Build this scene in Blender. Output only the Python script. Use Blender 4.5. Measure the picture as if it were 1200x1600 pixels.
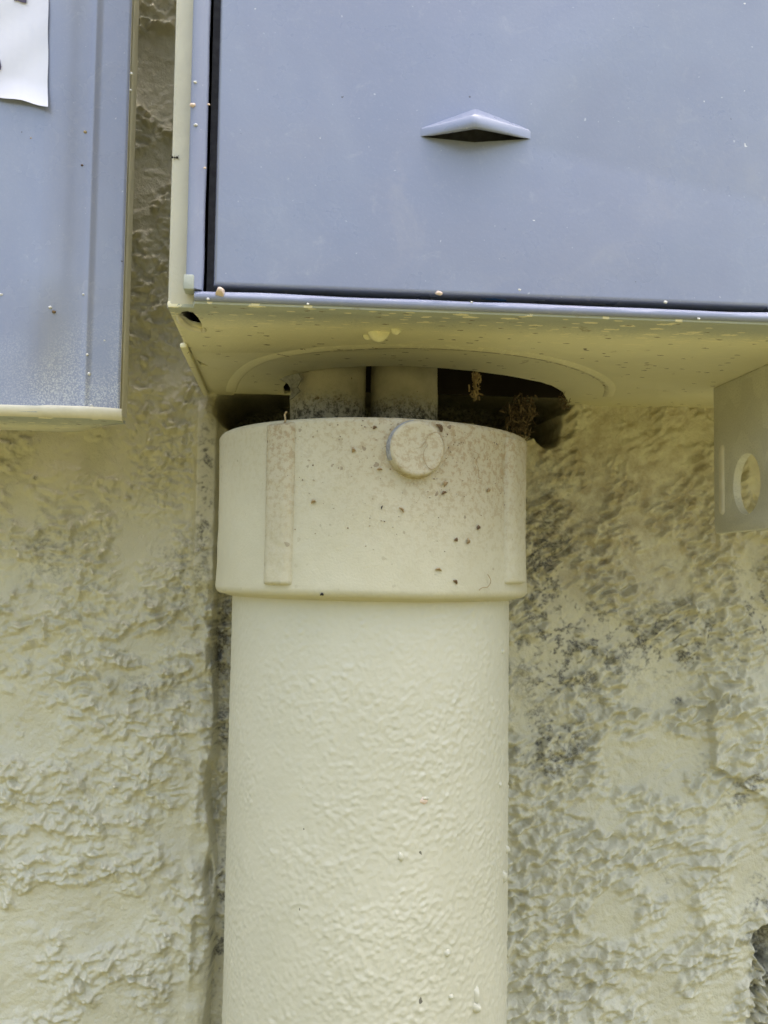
import bpy, bmesh, math, random
import numpy as np
from mathutils import Vector, Matrix

for o in list(bpy.data.objects):
    bpy.data.objects.remove(o)
SC = bpy.context.scene
COL = SC.collection

# ------------------------------------------------------------------ camera
EYE = 1.30                    # eye height above the ground
FPX = 1600.0                  # focal length in pixels of the 1200 x 1600 photograph
VPX, VPY, ROLL = 455.0, 900.0, math.radians(0.8)
yc = np.array([VPX - 600, -(VPY - 800), -FPX]); yc /= np.linalg.norm(yc)
zc = np.array([math.sin(ROLL), math.cos(ROLL), 0.0])
zc[2] = -(yc[0]*zc[0] + yc[1]*zc[1]) / yc[2]; zc /= np.linalg.norm(zc)
xc = np.cross(yc, zc)
RIGHT = np.array([xc[0], yc[0], zc[0]]); UP = np.array([xc[1], yc[1], zc[1]]); BACK = np.array([xc[2], yc[2], zc[2]])
cam_d = bpy.data.cameras.new('camera'); cam = bpy.data.objects.new('camera', cam_d); COL.objects.link(cam)
M4 = Matrix(((RIGHT[0], UP[0], BACK[0], 0), (RIGHT[1], UP[1], BACK[1], 0), (RIGHT[2], UP[2], BACK[2], EYE), (0, 0, 0, 1)))
cam.matrix_world = M4
cam_d.sensor_fit = 'VERTICAL'; cam_d.sensor_height = 36.0; cam_d.sensor_width = 27.0; cam_d.lens = 36.0*FPX/1600
cam_d.clip_start = 0.01; cam_d.clip_end = 500
cam_d.dof.use_dof = True; cam_d.dof.focus_distance = 0.305; cam_d.dof.aperture_fstop = 32.0
SC.camera = cam
SC.render.resolution_x, SC.render.resolution_y = 768, 1024

# ------------------------------------------------------------------ sky, sun, exposure
SUN_EL, SUN_AZ = math.radians(79), math.radians(50)
w = bpy.data.worlds.new('World'); SC.world = w; w.use_nodes = True
nt = w.node_tree; bg = nt.nodes['Background']
sky = nt.nodes.new('ShaderNodeTexSky'); sky.sky_type = 'NISHITA'; sky.sun_disc = False
sky.sun_elevation = SUN_EL; sky.sun_rotation = SUN_AZ
sky.air_density = 1.0; sky.dust_density = 8.0; sky.ozone_density = 1.0
nt.links.new(sky.outputs[0], bg.inputs[0]); bg.inputs[1].default_value = 0.12
sd = bpy.data.lights.new('sun', 'SUN'); sd.energy = 2.6; sd.angle = math.radians(0.5); sd.color = (1.0, 0.95, 0.86)
so = bpy.data.objects.new('sun', sd); COL.objects.link(so)
S = Vector((math.sin(SUN_AZ)*math.cos(SUN_EL), math.cos(SUN_AZ)*math.cos(SUN_EL), math.sin(SUN_EL)))
so.rotation_euler = S.to_track_quat('Z', 'Y').to_euler(); so.location = (0, 3, 6)
vs = SC.view_settings
vs.view_transform = 'Standard'; vs.look = 'None'; vs.gamma = 1.0; vs.use_curve_mapping = False; vs.exposure = 2.47
SC.cycles.use_denoising = True; SC.cycles.denoising_prefilter = 'NONE'; SC.cycles.use_adaptive_sampling = False
SC.cycles.max_bounces = 10; SC.cycles.diffuse_bounces = 8

# ------------------------------------------------------------------ helpers
def ray(px, py):
    return RIGHT*(px-600)/FPX - UP*(py-800)/FPX - BACK
def atY(px, py, y):
    d = ray(px, py); p = d*(y/d[1]); return np.array([p[0], p[1], p[2]+EYE])
def atZ(px, py, z):
    d = ray(px, py); p = d*((z-EYE)/d[2]); return np.array([p[0], p[1], z])
def atX(px, py, x):
    d = ray(px, py); p = d*(x/d[0]); return np.array([x, p[1], p[2]+EYE])

def link(name, me, mat, parent=None, loc=(0, 0, 0)):
    """me is in world coordinates; loc = origin of the thing it belongs to"""
    o = bpy.data.objects.new(name, me); COL.objects.link(o)
    if mat:
        for m in (mat if isinstance(mat, (list, tuple)) else [mat]): me.materials.append(m)
    root = parent
    while root is not None and root.parent is not None: root = root.parent
    off = Vector(root.location) if root is not None else Vector(loc)
    me.transform(Matrix.Translation(-off))
    if parent is not None: o.parent = parent
    else: o.location = off
    return o
def thing(name, label, cat, loc, group=None):
    o = bpy.data.objects.new(name, None); COL.objects.link(o); o.location = Vector(loc); o.empty_display_size = 0.02
    return tag(o, label, cat, group)
def tag(o, label, cat, group=None):
    o['label'] = label; o['category'] = cat
    if group: o['group'] = group
    return o
def smooth(me, ang=None):
    me.polygons.foreach_set('use_smooth', [True]*len(me.polygons))
    if ang is not None: me.set_sharp_from_angle(angle=math.radians(ang))
    me.update(); return me
def pymesh(name, v, f, ang=30):
    me = bpy.data.meshes.new(name); me.from_pydata([tuple(map(float, p)) for p in v], [], f); me.update()
    bm = bmesh.new(); bm.from_mesh(me); bmesh.ops.recalc_face_normals(bm, faces=bm.faces); bm.to_mesh(me); bm.free()
    return smooth(me, ang)
def gridmesh(name, P, closed_u=False, flip=False):
    n, m = P.shape[:2]
    me = bpy.data.meshes.new(name); me.vertices.add(n*m); me.vertices.foreach_set('co', P.reshape(-1).astype(np.float32))
    i = np.arange(n if closed_u else n-1)[:, None]; j = np.arange(m-1)[None, :]
    a = i*m+j; b = ((i+1) % n)*m+j
    q = np.stack([a, b, b+1, a+1] if not flip else [a, a+1, b+1, b], -1).reshape(-1, 4)
    me.loops.add(q.size); me.loops.foreach_set('vertex_index', q.reshape(-1).astype(np.int32))
    me.polygons.add(len(q)); me.polygons.foreach_set('loop_start', (np.arange(len(q))*4).astype(np.int32))
    me.update(calc_edges=True); return smooth(me)
def bm_box(bm, lo, hi, bev=0.0, seg=2):
    r = bmesh.ops.create_cube(bm, size=1.0)
    lo, hi = np.array(lo, float), np.array(hi, float)
    for v in r['verts']:
        v.co = Vector((lo+hi)/2 + np.array(v.co)*(hi-lo))
    if bev:
        es = list({e for v in r['verts'] for e in v.link_edges})
        bmesh.ops.bevel(bm, geom=es, offset=bev, segments=seg, affect='EDGES', profile=0.5)
def bm_done(bm, name, ang=35):
    me = bpy.data.meshes.new(name); bmesh.ops.recalc_face_normals(bm, faces=bm.faces); bm.to_mesh(me); bm.free(); return smooth(me, ang)
def boxes(name, lst, ang=35):
    bm = bmesh.new()
    for b in lst: bm_box(bm, *b)
    return bm_done(bm, name, ang)
def plate(name, outer, holes, thick, mapf, bev=0.0003):
    """flat sheet with real holes: outline in metres, mapf(a, b, c) -> world"""
    K = 100.0
    cu = bpy.data.curves.new('outline', 'CURVE'); cu.dimensions = '2D'; cu.fill_mode = 'BOTH'
    cu.extrude = K*(thick/2-bev); cu.bevel_depth = K*bev; cu.bevel_resolution = 1
    for pts in [outer]+list(holes):
        s = cu.splines.new('POLY'); s.points.add(len(pts)-1); s.use_cyclic_u = True
        for p, q in zip(s.points, pts): p.co = (q[0]*K, q[1]*K, 0, 1)
    ob = bpy.data.objects.new('outline', cu); COL.objects.link(ob)
    dg = bpy.context.evaluated_depsgraph_get(); me = bpy.data.meshes.new_from_object(ob.evaluated_get(dg))
    bpy.data.objects.remove(ob); bpy.data.curves.remove(cu)
    me.name = name
    for v in me.vertices:
        v.co = Vector([float(c) for c in mapf(v.co.x/K, v.co.y/K, v.co.z/K)])
    bm = bmesh.new(); bm.from_mesh(me); bmesh.ops.remove_doubles(bm, verts=bm.verts, dist=1e-6)
    bmesh.ops.recalc_face_normals(bm, faces=bm.faces); bm.to_mesh(me); bm.free()
    return smooth(me, 30)
def tube(pts, rad, n=8, caps=True):
    pts = [np.array(p, float) for p in pts]; V = []; F = []
    rad = rad if hasattr(rad, '__len__') else [rad]*len(pts)
    for i, p in enumerate(pts):
        t = pts[min(i+1, len(pts)-1)]-pts[max(i-1, 0)]; t /= np.linalg.norm(t)
        a = np.cross(t, [0.31, 0.11, 0.94] if abs(t[2]) < .9 else [1, 0, 0]); a /= np.linalg.norm(a); b = np.cross(t, a)
        for k in range(n):
            c = 2*math.pi*k/n; V.append(p+rad[i]*(a*math.cos(c)+b*math.sin(c)))
    for i in range(len(pts)-1):
        for k in range(n): F.append((i*n+k, i*n+(k+1) % n, (i+1)*n+(k+1) % n, (i+1)*n+k))
    if caps: F += [tuple(range(n)), tuple(range((len(pts)-1)*n, len(pts)*n))]
    return V, F

# periodic noise fields
N, CELL = 1280, 0.00035; Q5 = 0.0005/CELL       # sizes below are given in half millimetres
kx = np.fft.fftfreq(N)[:, None]*2*np.pi; kz = np.fft.fftfreq(N)[None, :]*2*np.pi
def field(s, seed, ax=1.0, az=1.0, rot=0.0):
    g = np.random.default_rng(seed).standard_normal((N, N))
    c, d = math.cos(rot), math.sin(rot)
    u, v = kx*c+kz*d, -kx*d+kz*c
    s *= Q5; f = np.fft.ifft2(np.fft.fft2(g)*np.exp(-(u*u*(s*ax)**2+v*v*(s*az)**2)/2)).real
    return (f-f.mean())/f.std()
def samp(f, x, z):
    u = x/CELL; v = z/CELL; i = np.floor(u).astype(int); j = np.floor(v).astype(int); a = u-i; b = v-j
    i0, i1, j0, j1 = i % N, (i+1) % N, j % N, (j+1) % N
    return (f[i0, j0]*(1-a)+f[i1, j0]*a)*(1-b)+(f[i0, j1]*(1-a)+f[i1, j1]*a)*b
def sm(a, b, x):
    t = np.clip((x-a)/(b-a), 0, 1); return t*t*(3-2*t)

# ------------------------------------------------------------------ materials
class NT:
    def __init__(s, name):
        s.m = bpy.data.materials.new(name); s.m.use_nodes = True; s.t = s.m.node_tree; s.b = s.t.nodes['Principled BSDF']
        s.co = s.n('ShaderNodeTexCoord').outputs['Object']
    def n(s, k, **kw):
        nd = s.t.nodes.new(k)
        for a, v in kw.items(): setattr(nd, a, v)
        return nd
    def put(s, sock, v):
        if isinstance(v, bpy.types.NodeSocket): s.t.links.new(v, sock)
        elif isinstance(v, (tuple, list)) and len(v) == 3 and sock.type == 'RGBA': sock.default_value = (*v, 1)
        else: sock.default_value = v
    def set(s, **kw):
        for k, v in kw.items(): s.put(s.b.inputs[k.replace('_', ' ')], v)
    def noise(s, scale, detail=3, rough=.55, co=None, dist=0.0):
        q = s.n('ShaderNodeTexNoise'); s.put(q.inputs['Vector'], co or s.co); q.inputs['Scale'].default_value = scale
        q.inputs['Detail'].default_value = detail; q.inputs['Roughness'].default_value = rough; q.inputs['Distortion'].default_value = dist
        return q.outputs['Fac']
    def vor(s, scale, co=None, feat='F1', rnd=1.0):
        q = s.n('ShaderNodeTexVoronoi', feature=feat); s.put(q.inputs['Vector'], co or s.co); q.inputs['Scale'].default_value = scale
        q.inputs['Randomness'].default_value = rnd
        return q
    def ramp(s, x, a, b, lo=0.0, hi=1.0):
        q = s.n('ShaderNodeMapRange'); q.interpolation_type = 'SMOOTHSTEP'; s.put(q.inputs[0], x)
        for k, v in zip((1, 2, 3, 4), (a, b, lo, hi)): q.inputs[k].default_value = v
        return q.outputs[0]
    def math(s, op, a, b=0.0, c=None):
        q = s.n('ShaderNodeMath', operation=op); s.put(q.inputs[0], a); s.put(q.inputs[1], b)
        if c is not None: s.put(q.inputs[2], c)
        return q.outputs[0]
    def mix(s, f, a, b):
        q = s.n('ShaderNodeMix', data_type='RGBA'); s.put(q.inputs[0], f); s.put(q.inputs[6], a); s.put(q.inputs[7], b); return q.outputs[2]
    def xyz(s, co=None):
        q = s.n('ShaderNodeSeparateXYZ'); s.put(q.inputs[0], co or s.co); return q.outputs
    def attr(s, name):
        return s.n('ShaderNodeAttribute', attribute_name=name).outputs['Fac']
    def scl(s, v):
        q = s.n('ShaderNodeMapping'); s.put(q.inputs['Vector'], s.co); q.inputs['Scale'].default_value = v; return q.outputs[0]
    def bump(s, h, strength, dist, prev=None):
        q = s.n('ShaderNodeBump'); s.put(q.inputs['Height'], h); q.inputs['Strength'].default_value = strength; q.inputs['Distance'].default_value = dist
        if prev is not None: s.put(q.inputs['Normal'], prev)
        return q.outputs[0]
    def flecks(s, scale, size, keep, seed=0.0):
        """sparse tiny specks: voronoi cells, only a share of them, of uneven size"""
        mp = s.n('ShaderNodeMapping'); s.put(mp.inputs['Vector'], s.co); mp.inputs['Location'].default_value = (seed, seed*.7, seed*1.3)
        nz = s.n('ShaderNodeTexNoise'); s.put(nz.inputs['Vector'], mp.outputs[0]); nz.inputs['Scale'].default_value = scale*2.2
        ad = s.n('ShaderNodeVectorMath', operation='MULTIPLY_ADD'); s.put(ad.inputs[0], nz.outputs['Color']); ad.inputs[1].default_value = (.6/scale,)*3; s.put(ad.inputs[2], mp.outputs[0])
        v = s.vor(scale, ad.outputs[0])
        c = s.n('ShaderNodeSeparateColor'); s.put(c.inputs[0], v.outputs['Color'])
        sz = s.math('MULTIPLY', s.ramp(c.outputs[1], 0, 1, .25, 1.0), size)
        inside = s.math('LESS_THAN', v.outputs['Distance'], sz)
        return s.math('MULTIPLY', inside, s.math('LESS_THAN', c.outputs[0], keep))

CREAM = (0.605, 0.578, 0.42)
CREAM2 = (0.50, 0.47, 0.31)
BLUE = (0.215, 0.242, 0.33)
DIRT = (0.10, 0.072, 0.04)
MOLD_SHADE = (0.05, 0.048, 0.045)

def mat_wall():
    s = NT('stucco paint'); g = s.attr('grime_shade'); d = s.attr('dust_shade')
    v = s.noise(45, 4); c = s.mix(s.ramp(v, .3, .7), CREAM, (0.552, 0.525, 0.38))
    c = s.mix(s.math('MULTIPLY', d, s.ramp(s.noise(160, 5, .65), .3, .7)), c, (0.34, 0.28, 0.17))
    fine = s.ramp(s.noise(900, 4, .7), .38, .62)
    c = s.mix(s.math('MULTIPLY', g, s.math('MULTIPLY_ADD', fine, .6, .4)), c, MOLD_SHADE)
    s.set(Base_Color=c, Roughness=s.ramp(v, 0, 1, .36, .55), Specular_IOR_Level=.5)
    b = s.bump(s.noise(1300, 4, .6), .6, .0006); b = s.bump(s.noise(420, 3), .6, .0009, b); s.set(Normal=b); return s.m
def mat_pipe():
    s = NT('cream pipe paint')
    v = s.noise(30, 4); c = s.mix(s.ramp(v, .3, .7), (0.55, 0.528, 0.395), (0.515, 0.495, 0.365))
    c = s.mix(s.math('MULTIPLY', s.flecks(75, .12, .12, 2.0), .8), c, (0.62, 0.50, 0.25))
    c = s.mix(s.math('MULTIPLY', s.flecks(150, .09, .10, 5.0), .85), c, (0.09, 0.08, 0.06))
    s.set(Base_Color=c, Roughness=s.ramp(s.noise(200, 3), .3, .7, .38, .52), Specular_IOR_Level=.45)
    s.set(Normal=s.bump(s.noise(700, 3, .5), .35, .0003)); return s.m
def mat_coupling():
    s = NT('cream coupling paint'); x, y, z = s.xyz()
    v = s.noise(40, 4); c = s.mix(s.ramp(v, .3, .7), (0.545, 0.515, 0.36), (0.505, 0.475, 0.325))
    d = s.attr('dust_shade')
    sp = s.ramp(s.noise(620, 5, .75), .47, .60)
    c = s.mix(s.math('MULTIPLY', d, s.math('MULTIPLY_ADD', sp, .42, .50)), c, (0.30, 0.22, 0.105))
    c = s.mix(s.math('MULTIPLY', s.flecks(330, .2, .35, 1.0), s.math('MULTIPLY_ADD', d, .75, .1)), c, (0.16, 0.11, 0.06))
    c = s.mix(s.math('MULTIPLY', s.flecks(170, .08, .12, 7.0), .8), c, (0.10, 0.075, 0.05))
    s.set(Base_Color=c, Roughness=.6, Specular_IOR_Level=.35)
    b = s.bump(s.noise(1500, 3, .6), .35, .0003); s.set(Normal=s.bump(s.noise(350, 2), .3, .0004, b)); return s.m
def mat_blue(name, spray=0.0, rough=.38, dusty=0.0, coat=.6):
    s = NT(name)
    v = s.noise(14, 5, .6); c = s.mix(s.ramp(v, .3, .7), BLUE, (0.24, 0.258, 0.34))
    c = s.mix(s.ramp(s.noise(9, 4, .6, dist=.8), .40, .64, 0, .8), c, (0.275, 0.30, 0.375))
    c = s.mix(s.ramp(s.noise(26, 6, .7, dist=1.2), .54, .78, 0, .32), c, (0.35, 0.345, 0.37))
    c = s.mix(s.ramp(s.noise(120, 6, .75, dist=.7), .55, .78, 0, .28), c, (0.46, 0.47, 0.49))
    if dusty:
        sv = s.n('ShaderNodeTexNoise'); s.put(sv.inputs['Vector'], s.scl((60, 60, 9))); sv.inputs['Detail'].default_value = 5
        sv.inputs['Scale'].default_value = 1.0; c = s.mix(s.ramp(sv.outputs['Fac'], .48, .72, 0, .16), c, (.45, .46, .51))
        c = s.mix(s.math('MULTIPLY', s.math('MULTIPLY', s.attr('overspray'), s.ramp(s.noise(1900, 3, .8), .45, .62)), dusty), c, (0.62, 0.63, 0.62))
    for sc, sz, kp, sd_, col, a in ((330, .09, .09, 0, (.62, .63, .66), .55), (700, .14, .06, 3, (.6, .62, .66), .4), (170, .055, .07, 6, (.75, .73, .70), .85),
                                    (260, .08, .05, 9, (.06, .05, .05), .85), (90, .04, .14, 12, (.06, .05, .05), .9)):
        c = s.mix(s.math('MULTIPLY', s.flecks(sc, sz, kp, sd_), a), c, col)
    c = s.mix(s.ramp(s.noise(1500, 3, .8), .55, .75, 0, .14), c, (.5, .52, .56))
    # hair-fine scratches
    sc = s.n('ShaderNodeTexNoise'); s.put(sc.inputs['Vector'], s.scl((40, 40, 420))); sc.inputs['Scale'].default_value = 1.0; sc.inputs['Detail'].default_value = 6
    c = s.mix(s.ramp(sc.outputs['Fac'], .76, .82, 0, .10), c, (.6, .62, .66))
    s.set(Base_Color=c, Roughness=s.ramp(s.noise(60, 4), .3, .7, rough-.05, rough+.12), Specular_IOR_Level=.5, Coat_Weight=coat, Coat_Roughness=.18)
    c = s.mix(s.math('MULTIPLY', s.attr('edge'), .96), c, s.mix(s.ramp(s.noise(150, 4), .3, .7), (0.70, 0.66, 0.52), (0.62, 0.58, 0.44)))
    c = s.mix(s.math('MULTIPLY', s.attr('lip'), s.ramp(s.noise(500, 3), .2, .6, .5, 1)), c, (.80, .79, .74))
    b = s.bump(s.noise(900, 3), .12, .0003); b = s.bump(s.noise(25, 3), .35, .0010, b); s.set(Normal=b); return s.m
def mat_under():
    """blue-grey enamel below the box, oversprayed with the wall's cream paint from the back towards the front"""
    s = NT('oversprayed enamel'); x, y, z = s.xyz()
    n1 = s.noise(1100, 4, .75)
    k = s.math('ADD', s.ramp(y, 0.0, 0.040, 0.12, .95), s.math('MULTIPLY_ADD', s.noise(60, 4), .35, -.17))
    f = s.ramp(s.math('SUBTRACT', k, s.math('MULTIPLY', n1, .55)), -.18, .42)
    c = s.mix(f, (0.38, 0.40, 0.33), (0.71, 0.675, 0.46))
    for sc_, th_, kp_ in ((90, .20, .30), (190, .22, .30)):
        a = s.vor(sc_, s.scl((1, 2.4, 1))); a.voronoi_dimensions = '2D'; cc = s.n('ShaderNodeSeparateColor'); s.put(cc.inputs[0], a.outputs['Color'])
        fl = s.math('MULTIPLY', s.math('LESS_THAN', s.math('MULTIPLY_ADD', s.noise(420, 4, .7), .6, s.math('SUBTRACT', a.outputs['Distance'], .3)), th_), s.math('LESS_THAN', cc.outputs[0], kp_))
        c = s.mix(s.math('MULTIPLY', fl, s.ramp(y, .004, .05, .95, .25)), c, (0.80, 0.74, 0.50))
    a = s.vor(130, s.scl((1, 2.0, 1))); a.voronoi_dimensions = '2D'; cc = s.n('ShaderNodeSeparateColor'); s.put(cc.inputs[0], a.outputs['Color'])
    fl = s.math('MULTIPLY', s.math('LESS_THAN', s.math('MULTIPLY_ADD', s.noise(500, 4, .7), .7, s.math('SUBTRACT', a.outputs['Distance'], .35)), .10), s.math('LESS_THAN', cc.outputs[1], .22))
    c = s.mix(s.math('MULTIPLY', fl, .8), c, (0.17, 0.13, 0.07))
    c = s.mix(s.math('MULTIPLY', s.flecks(120, .11, .14, 4.0), .8), c, DIRT)
    c = s.mix(s.ramp(s.noise(110, 5, .7, dist=.6), .63, .74, 0, .6), c, (0.24, 0.19, 0.09))
    c = s.mix(s.math('MULTIPLY', s.attr('band'), s.ramp(s.noise(420, 5, .75), .36, .52)), c, (0.14, 0.10, 0.05))
    s.set(Base_Color=c, Roughness=.55, Specular_IOR_Level=.35)
    b = s.bump(s.noise(1100, 3), .3, .0003); s.set(Normal=s.bump(s.noise(70, 3), .4, .0009, b)); return s.m
def mat_simple(name, col, col2=None, sc=200, rough=.6, spec=.35, bump=.3, metal=0.0):
    s = NT(name); v = s.noise(sc, 4, .6)
    s.set(Base_Color=s.mix(s.ramp(v, .3, .7), col, col2 or tuple(q*.75 for q in col)), Roughness=rough, Specular_IOR_Level=spec, Metallic=metal)
    s.set(Normal=s.bump(s.noise(sc*4, 3), bump, .0003)); return s.m
def mat_flange():
    s = NT('cream flange paint'); v = s.noise(60, 4)
    c = s.mix(s.ramp(v, .3, .7), (0.60, 0.575, 0.45), (0.55, 0.525, 0.41))
    c = s.mix(s.math('MULTIPLY', s.flecks(150, .1, .08, 3.0), .8), c, (0.12, 0.10, 0.07))
    s.set(Base_Color=c, Roughness=.55, Specular_IOR_Level=.35, Normal=s.bump(s.noise(800, 3), .4, .0003)); return s.m
def mat_galv():
    s = NT('galvanised steel'); v = s.vor(130).outputs['Color']
    sp = s.n('ShaderNodeSeparateColor'); s.put(sp.inputs[0], v)
    c = s.mix(s.ramp(sp.outputs[0], 0, 1), (0.56, 0.545, 0.44), (0.62, 0.605, 0.49))
    c = s.mix(s.ramp(s.noise(1400, 4, .75), .48, .64, 0, .6), c, (0.44, 0.43, 0.33))
    c = s.mix(s.ramp(s.noise(260, 3), .66, .72, 0, .5), c, (.55, .54, .42))
    s.set(Base_Color=c, Roughness=.5, Specular_IOR_Level=.5, Metallic=.05, Normal=s.bump(s.noise(1500, 3), .35, .0003)); return s.m
def mat_cable():
    s = NT('oversprayed cable'); x, y, z = s.xyz()
    n1 = s.noise(1300, 5, .8)
    k = s.ramp(s.math('ADD', z, s.math('MULTIPLY_ADD', n1, .016, -.008)), 0.011, 0.019)
    c = s.mix(s.ramp(s.noise(500, 5, .8), .4, .6), (0.06, 0.062, 0.065), (0.40, 0.40, 0.39))
    c = s.mix(k, c, s.mix(s.ramp(s.noise(120, 4), .35, .7), (0.50, 0.46, 0.33), (0.38, 0.35, 0.25)))
    c = s.mix(s.math('MULTIPLY', s.flecks(260, .14, .2, 3.0), .8), c, DIRT)
    s.set(Base_Color=c, Roughness=.7, Specular_IOR_Level=.3, Normal=s.bump(n1, .5, .0004)); return s.m
def mat_ground():
    s = NT('dry lawn'); v = s.noise(3, 6, .65)
    c = s.mix(s.ramp(v, .35, .65), (0.105, 0.10, 0.04), (0.08, 0.086, 0.032))
    c = s.mix(s.ramp(s.noise(60, 4), .4, .6, 0, .5), c, (0.19, 0.165, 0.08))
    s.set(Base_Color=c, Roughness=.95, Specular_IOR_Level=.1, Normal=s.bump(s.noise(80, 4), 1, .03)); return s.m
def mat_paper():
    s = NT('weathered paper'); v = s.noise(40, 4)
    c = s.mix(s.ramp(v, .3, .7), (0.70, 0.70, 0.75), (0.64, 0.64, 0.70))
    c = s.mix(s.math('MULTIPLY', s.flecks(190, .1, .1, 2.0), .7), c, (.2, .17, .14))
    s.set(Base_Color=c, Roughness=.55, Normal=s.bump(s.noise(90, 3), .25, .0008)); return s.m

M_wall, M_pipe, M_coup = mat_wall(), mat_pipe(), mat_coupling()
M_panel = mat_blue('blue grey enamel', rough=.30); M_rim = mat_blue('worn enamel of the rim', rough=.48, coat=0.0); M_lid = mat_blue('blue grey enamel of the lid', rough=.20, dusty=.75)
M_under, M_flange, M_galv, M_cable, M_ground, M_paper = mat_under(), mat_flange(), mat_galv(), mat_cable(), mat_ground(), mat_paper()
M_dark = mat_simple('dark grey gasket', (0.14, 0.14, 0.16), (0.10, 0.10, 0.115), 500, .7)  # shade of the gap put into the strip's colour
M_inner = mat_simple('dark inner shade', (0.022, 0.018, 0.014), None, 100, .9, .1)  # near black, the shade inside the box put into the colour
M_edge = mat_simple('chalky edge paint', (0.70, 0.66, 0.52), (0.62, 0.58, 0.44), 150, .5)
M_husk = mat_simple('brown husk', (0.20, 0.13, 0.06), (0.10, 0.06, 0.03), 600, .8)
M_husk_pale = mat_simple('pale husk', (0.38, 0.29, 0.15), (0.25, 0.17, 0.08), 600, .8)
M_soot = mat_simple('black grit', (0.03, 0.025, 0.02), None, 600, .8)
M_nest = mat_simple('brown nest fluff', (0.16, 0.12, 0.065), (0.09, 0.06, 0.035), 400, .95, bump=1.0)
M_drop = mat_simple('peach paint drop', (0.72, 0.56, 0.42), (0.66, 0.52, 0.40), 200, .5)
M_white = mat_simple('white paint lump', (0.74, 0.73, 0.66), None, 300, .35, .5)
M_print = mat_simple('dark purple print', (0.09, 0.075, 0.12), None, 300, .6)
M_wire = mat_simple('blue wire insulation', (0.03, 0.10, 0.26), None, 300, .4)
M_scrape = mat_simple('bare grey plastic', (0.36, 0.36, 0.34), (0.22, 0.22, 0.21), 900, .6)

# ------------------------------------------------------------------ levels shared by several things
W = 0.400                                    # wall plane
F_BODY, F_RIM, F_PANEL = 0.271, 0.265, 0.2672
corner = atY(262, 480, F_BODY); XL, ZB = corner[0], corner[2]
PIPE_Y = 0.332; PIPE_X = atY(578.5, 1000, PIPE_Y)[0]; RP, RC = 0.04445, 0.0500
TH_CAM = math.atan2(-PIPE_Y, -PIPE_X)        # direction from the pipe axis to the camera
Z_CT = atY(575, 651, PIPE_Y-RC)[2]; Z_CB = atY(575, 934, PIPE_Y-RC+.002)[2]

# ------------------------------------------------------------------ ground
gx = np.linspace(-150, 150, 41)
G = np.stack(np.meshgrid(gx, np.concatenate([np.linspace(-150, .35, 30), np.linspace(.5, 150, 12)]), indexing='ij')+[np.zeros((41, 42))], -1)
g = link('ground', gridmesh('ground', G), M_ground); g['kind'] = 'structure'

# ------------------------------------------------------------------ wall
def wall_axis(lo, hi, step, out, ostep, far_lo, far_hi):
    a = np.arange(lo, hi, step); l = np.arange(lo-out, lo, ostep); r = np.arange(hi, hi+out, ostep)
    return np.unique(np.concatenate([[far_lo], l, a, r, [far_hi]]))
wx = wall_axis(-.128, .202, .00036, .36, .006, -4.0, 4.0)
mid = (wx > atY(366, 1000, W)[0]) & (wx < atY(772, 1000, W)[0]); wx = np.unique(np.concatenate([wx[~mid], wx[mid][::4]]))   # hidden behind the pipe: coarser
wz = wall_axis(EYE-.195, EYE+.240, .00036, .36, .006, -.05, 3.3)
X, Z = np.meshgrid(wx, wz, indexing='ij'); z0 = Z-EYE
wp = lambda px, py: (lambda p: (p[0], p[2]-EYE))(atY(px, py, W))
PXM = W/FPX
def gauss(lst):
    out = np.zeros_like(X)
    for px, py, rx, ry, *r in lst:
        c = wp(px, py); a = math.radians(r[0]) if r else 0.0
        u = (X-c[0])*math.cos(a)-(z0-c[1])*math.sin(a); v = (X-c[0])*math.sin(a)+(z0-c[1])*math.cos(a)
        out = np.maximum(out, np.exp(-((u/(rx*PXM))**2+(v/(ry*PXM))**2)**1.5*.7))
    return out
wob = samp(field(6, 5), X, z0)*.0005; wob2 = samp(field(6, 6), X, z0)*.0005
Xw, Zw = X+wob, z0+wob2
sx = sm(.02, .07, X)                                       # left: dragged sideways, right: slanting
def band(s1, s2, *a): return samp(field(s1, *a)-.55*field(s2, *a), Xw, Zw)
A = band(4.0, 14, 11, 1.4, .85)*(1-sx)+band(3.6, 12, 12, 1.6, .75, math.radians(32))*sx
B = samp(field(1.5, 13, 1.2, 1), Xw, Zw)
C = samp(field(.9, 14), X, z0)
D = samp(field(15, 15), X, z0); D2 = samp(field(6, 16, 1.3), X, z0)
L = samp(field(45, 17), X, z0)
rng = np.random.default_rng(4)
def grains(n, seed, sizes, hts):                           # rounded grains of the dash coat, heaped over one another
    rng = np.random.default_rng(seed); out = np.zeros((N, N)); ci = rng.integers(0, N, n); cj = rng.integers(0, N, n)
    rad = (sizes[0]+(sizes[1]-sizes[0])*rng.random(n)**1.8)*Q5; el = rng.uniform(.75, 1.35, n); ht = rng.uniform(*hts, n); sk = rng.normal(0, .25, n)
    for a, b, r, e, q_, k_ in zip(ci, cj, rad, el, ht, sk):
        k = int(r*1.5+1); q = np.arange(-k, k+1)
        hh = np.clip(1-(((q[:, None]+k_*q[None, :])/e)**2+(q[None, :]*e)**2)/r**2, 0, 1)**.95*r*CELL*q_
        ii = (a+q) % N; jj = (b+q) % N; ix = np.ix_(ii, jj); out[ix] = np.maximum(out[ix], hh)
    return np.fft.ifft2(np.fft.fft2(out)*np.exp(-((kx**2+kz**2)*(.45*Q5)**2)/2)).real     # coats of paint round everything off
PB = samp(grains(42000, 4, (1.2, 3.9), (.55, 1.0)), Xw, Zw)
PC = samp(grains(2600, 5, (2.0, 6.0), (.5, .85)), X, z0)
PD = samp(grains(90000, 6, (.9, 1.9), (.5, 1.0)), Xw, Zw)
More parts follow.
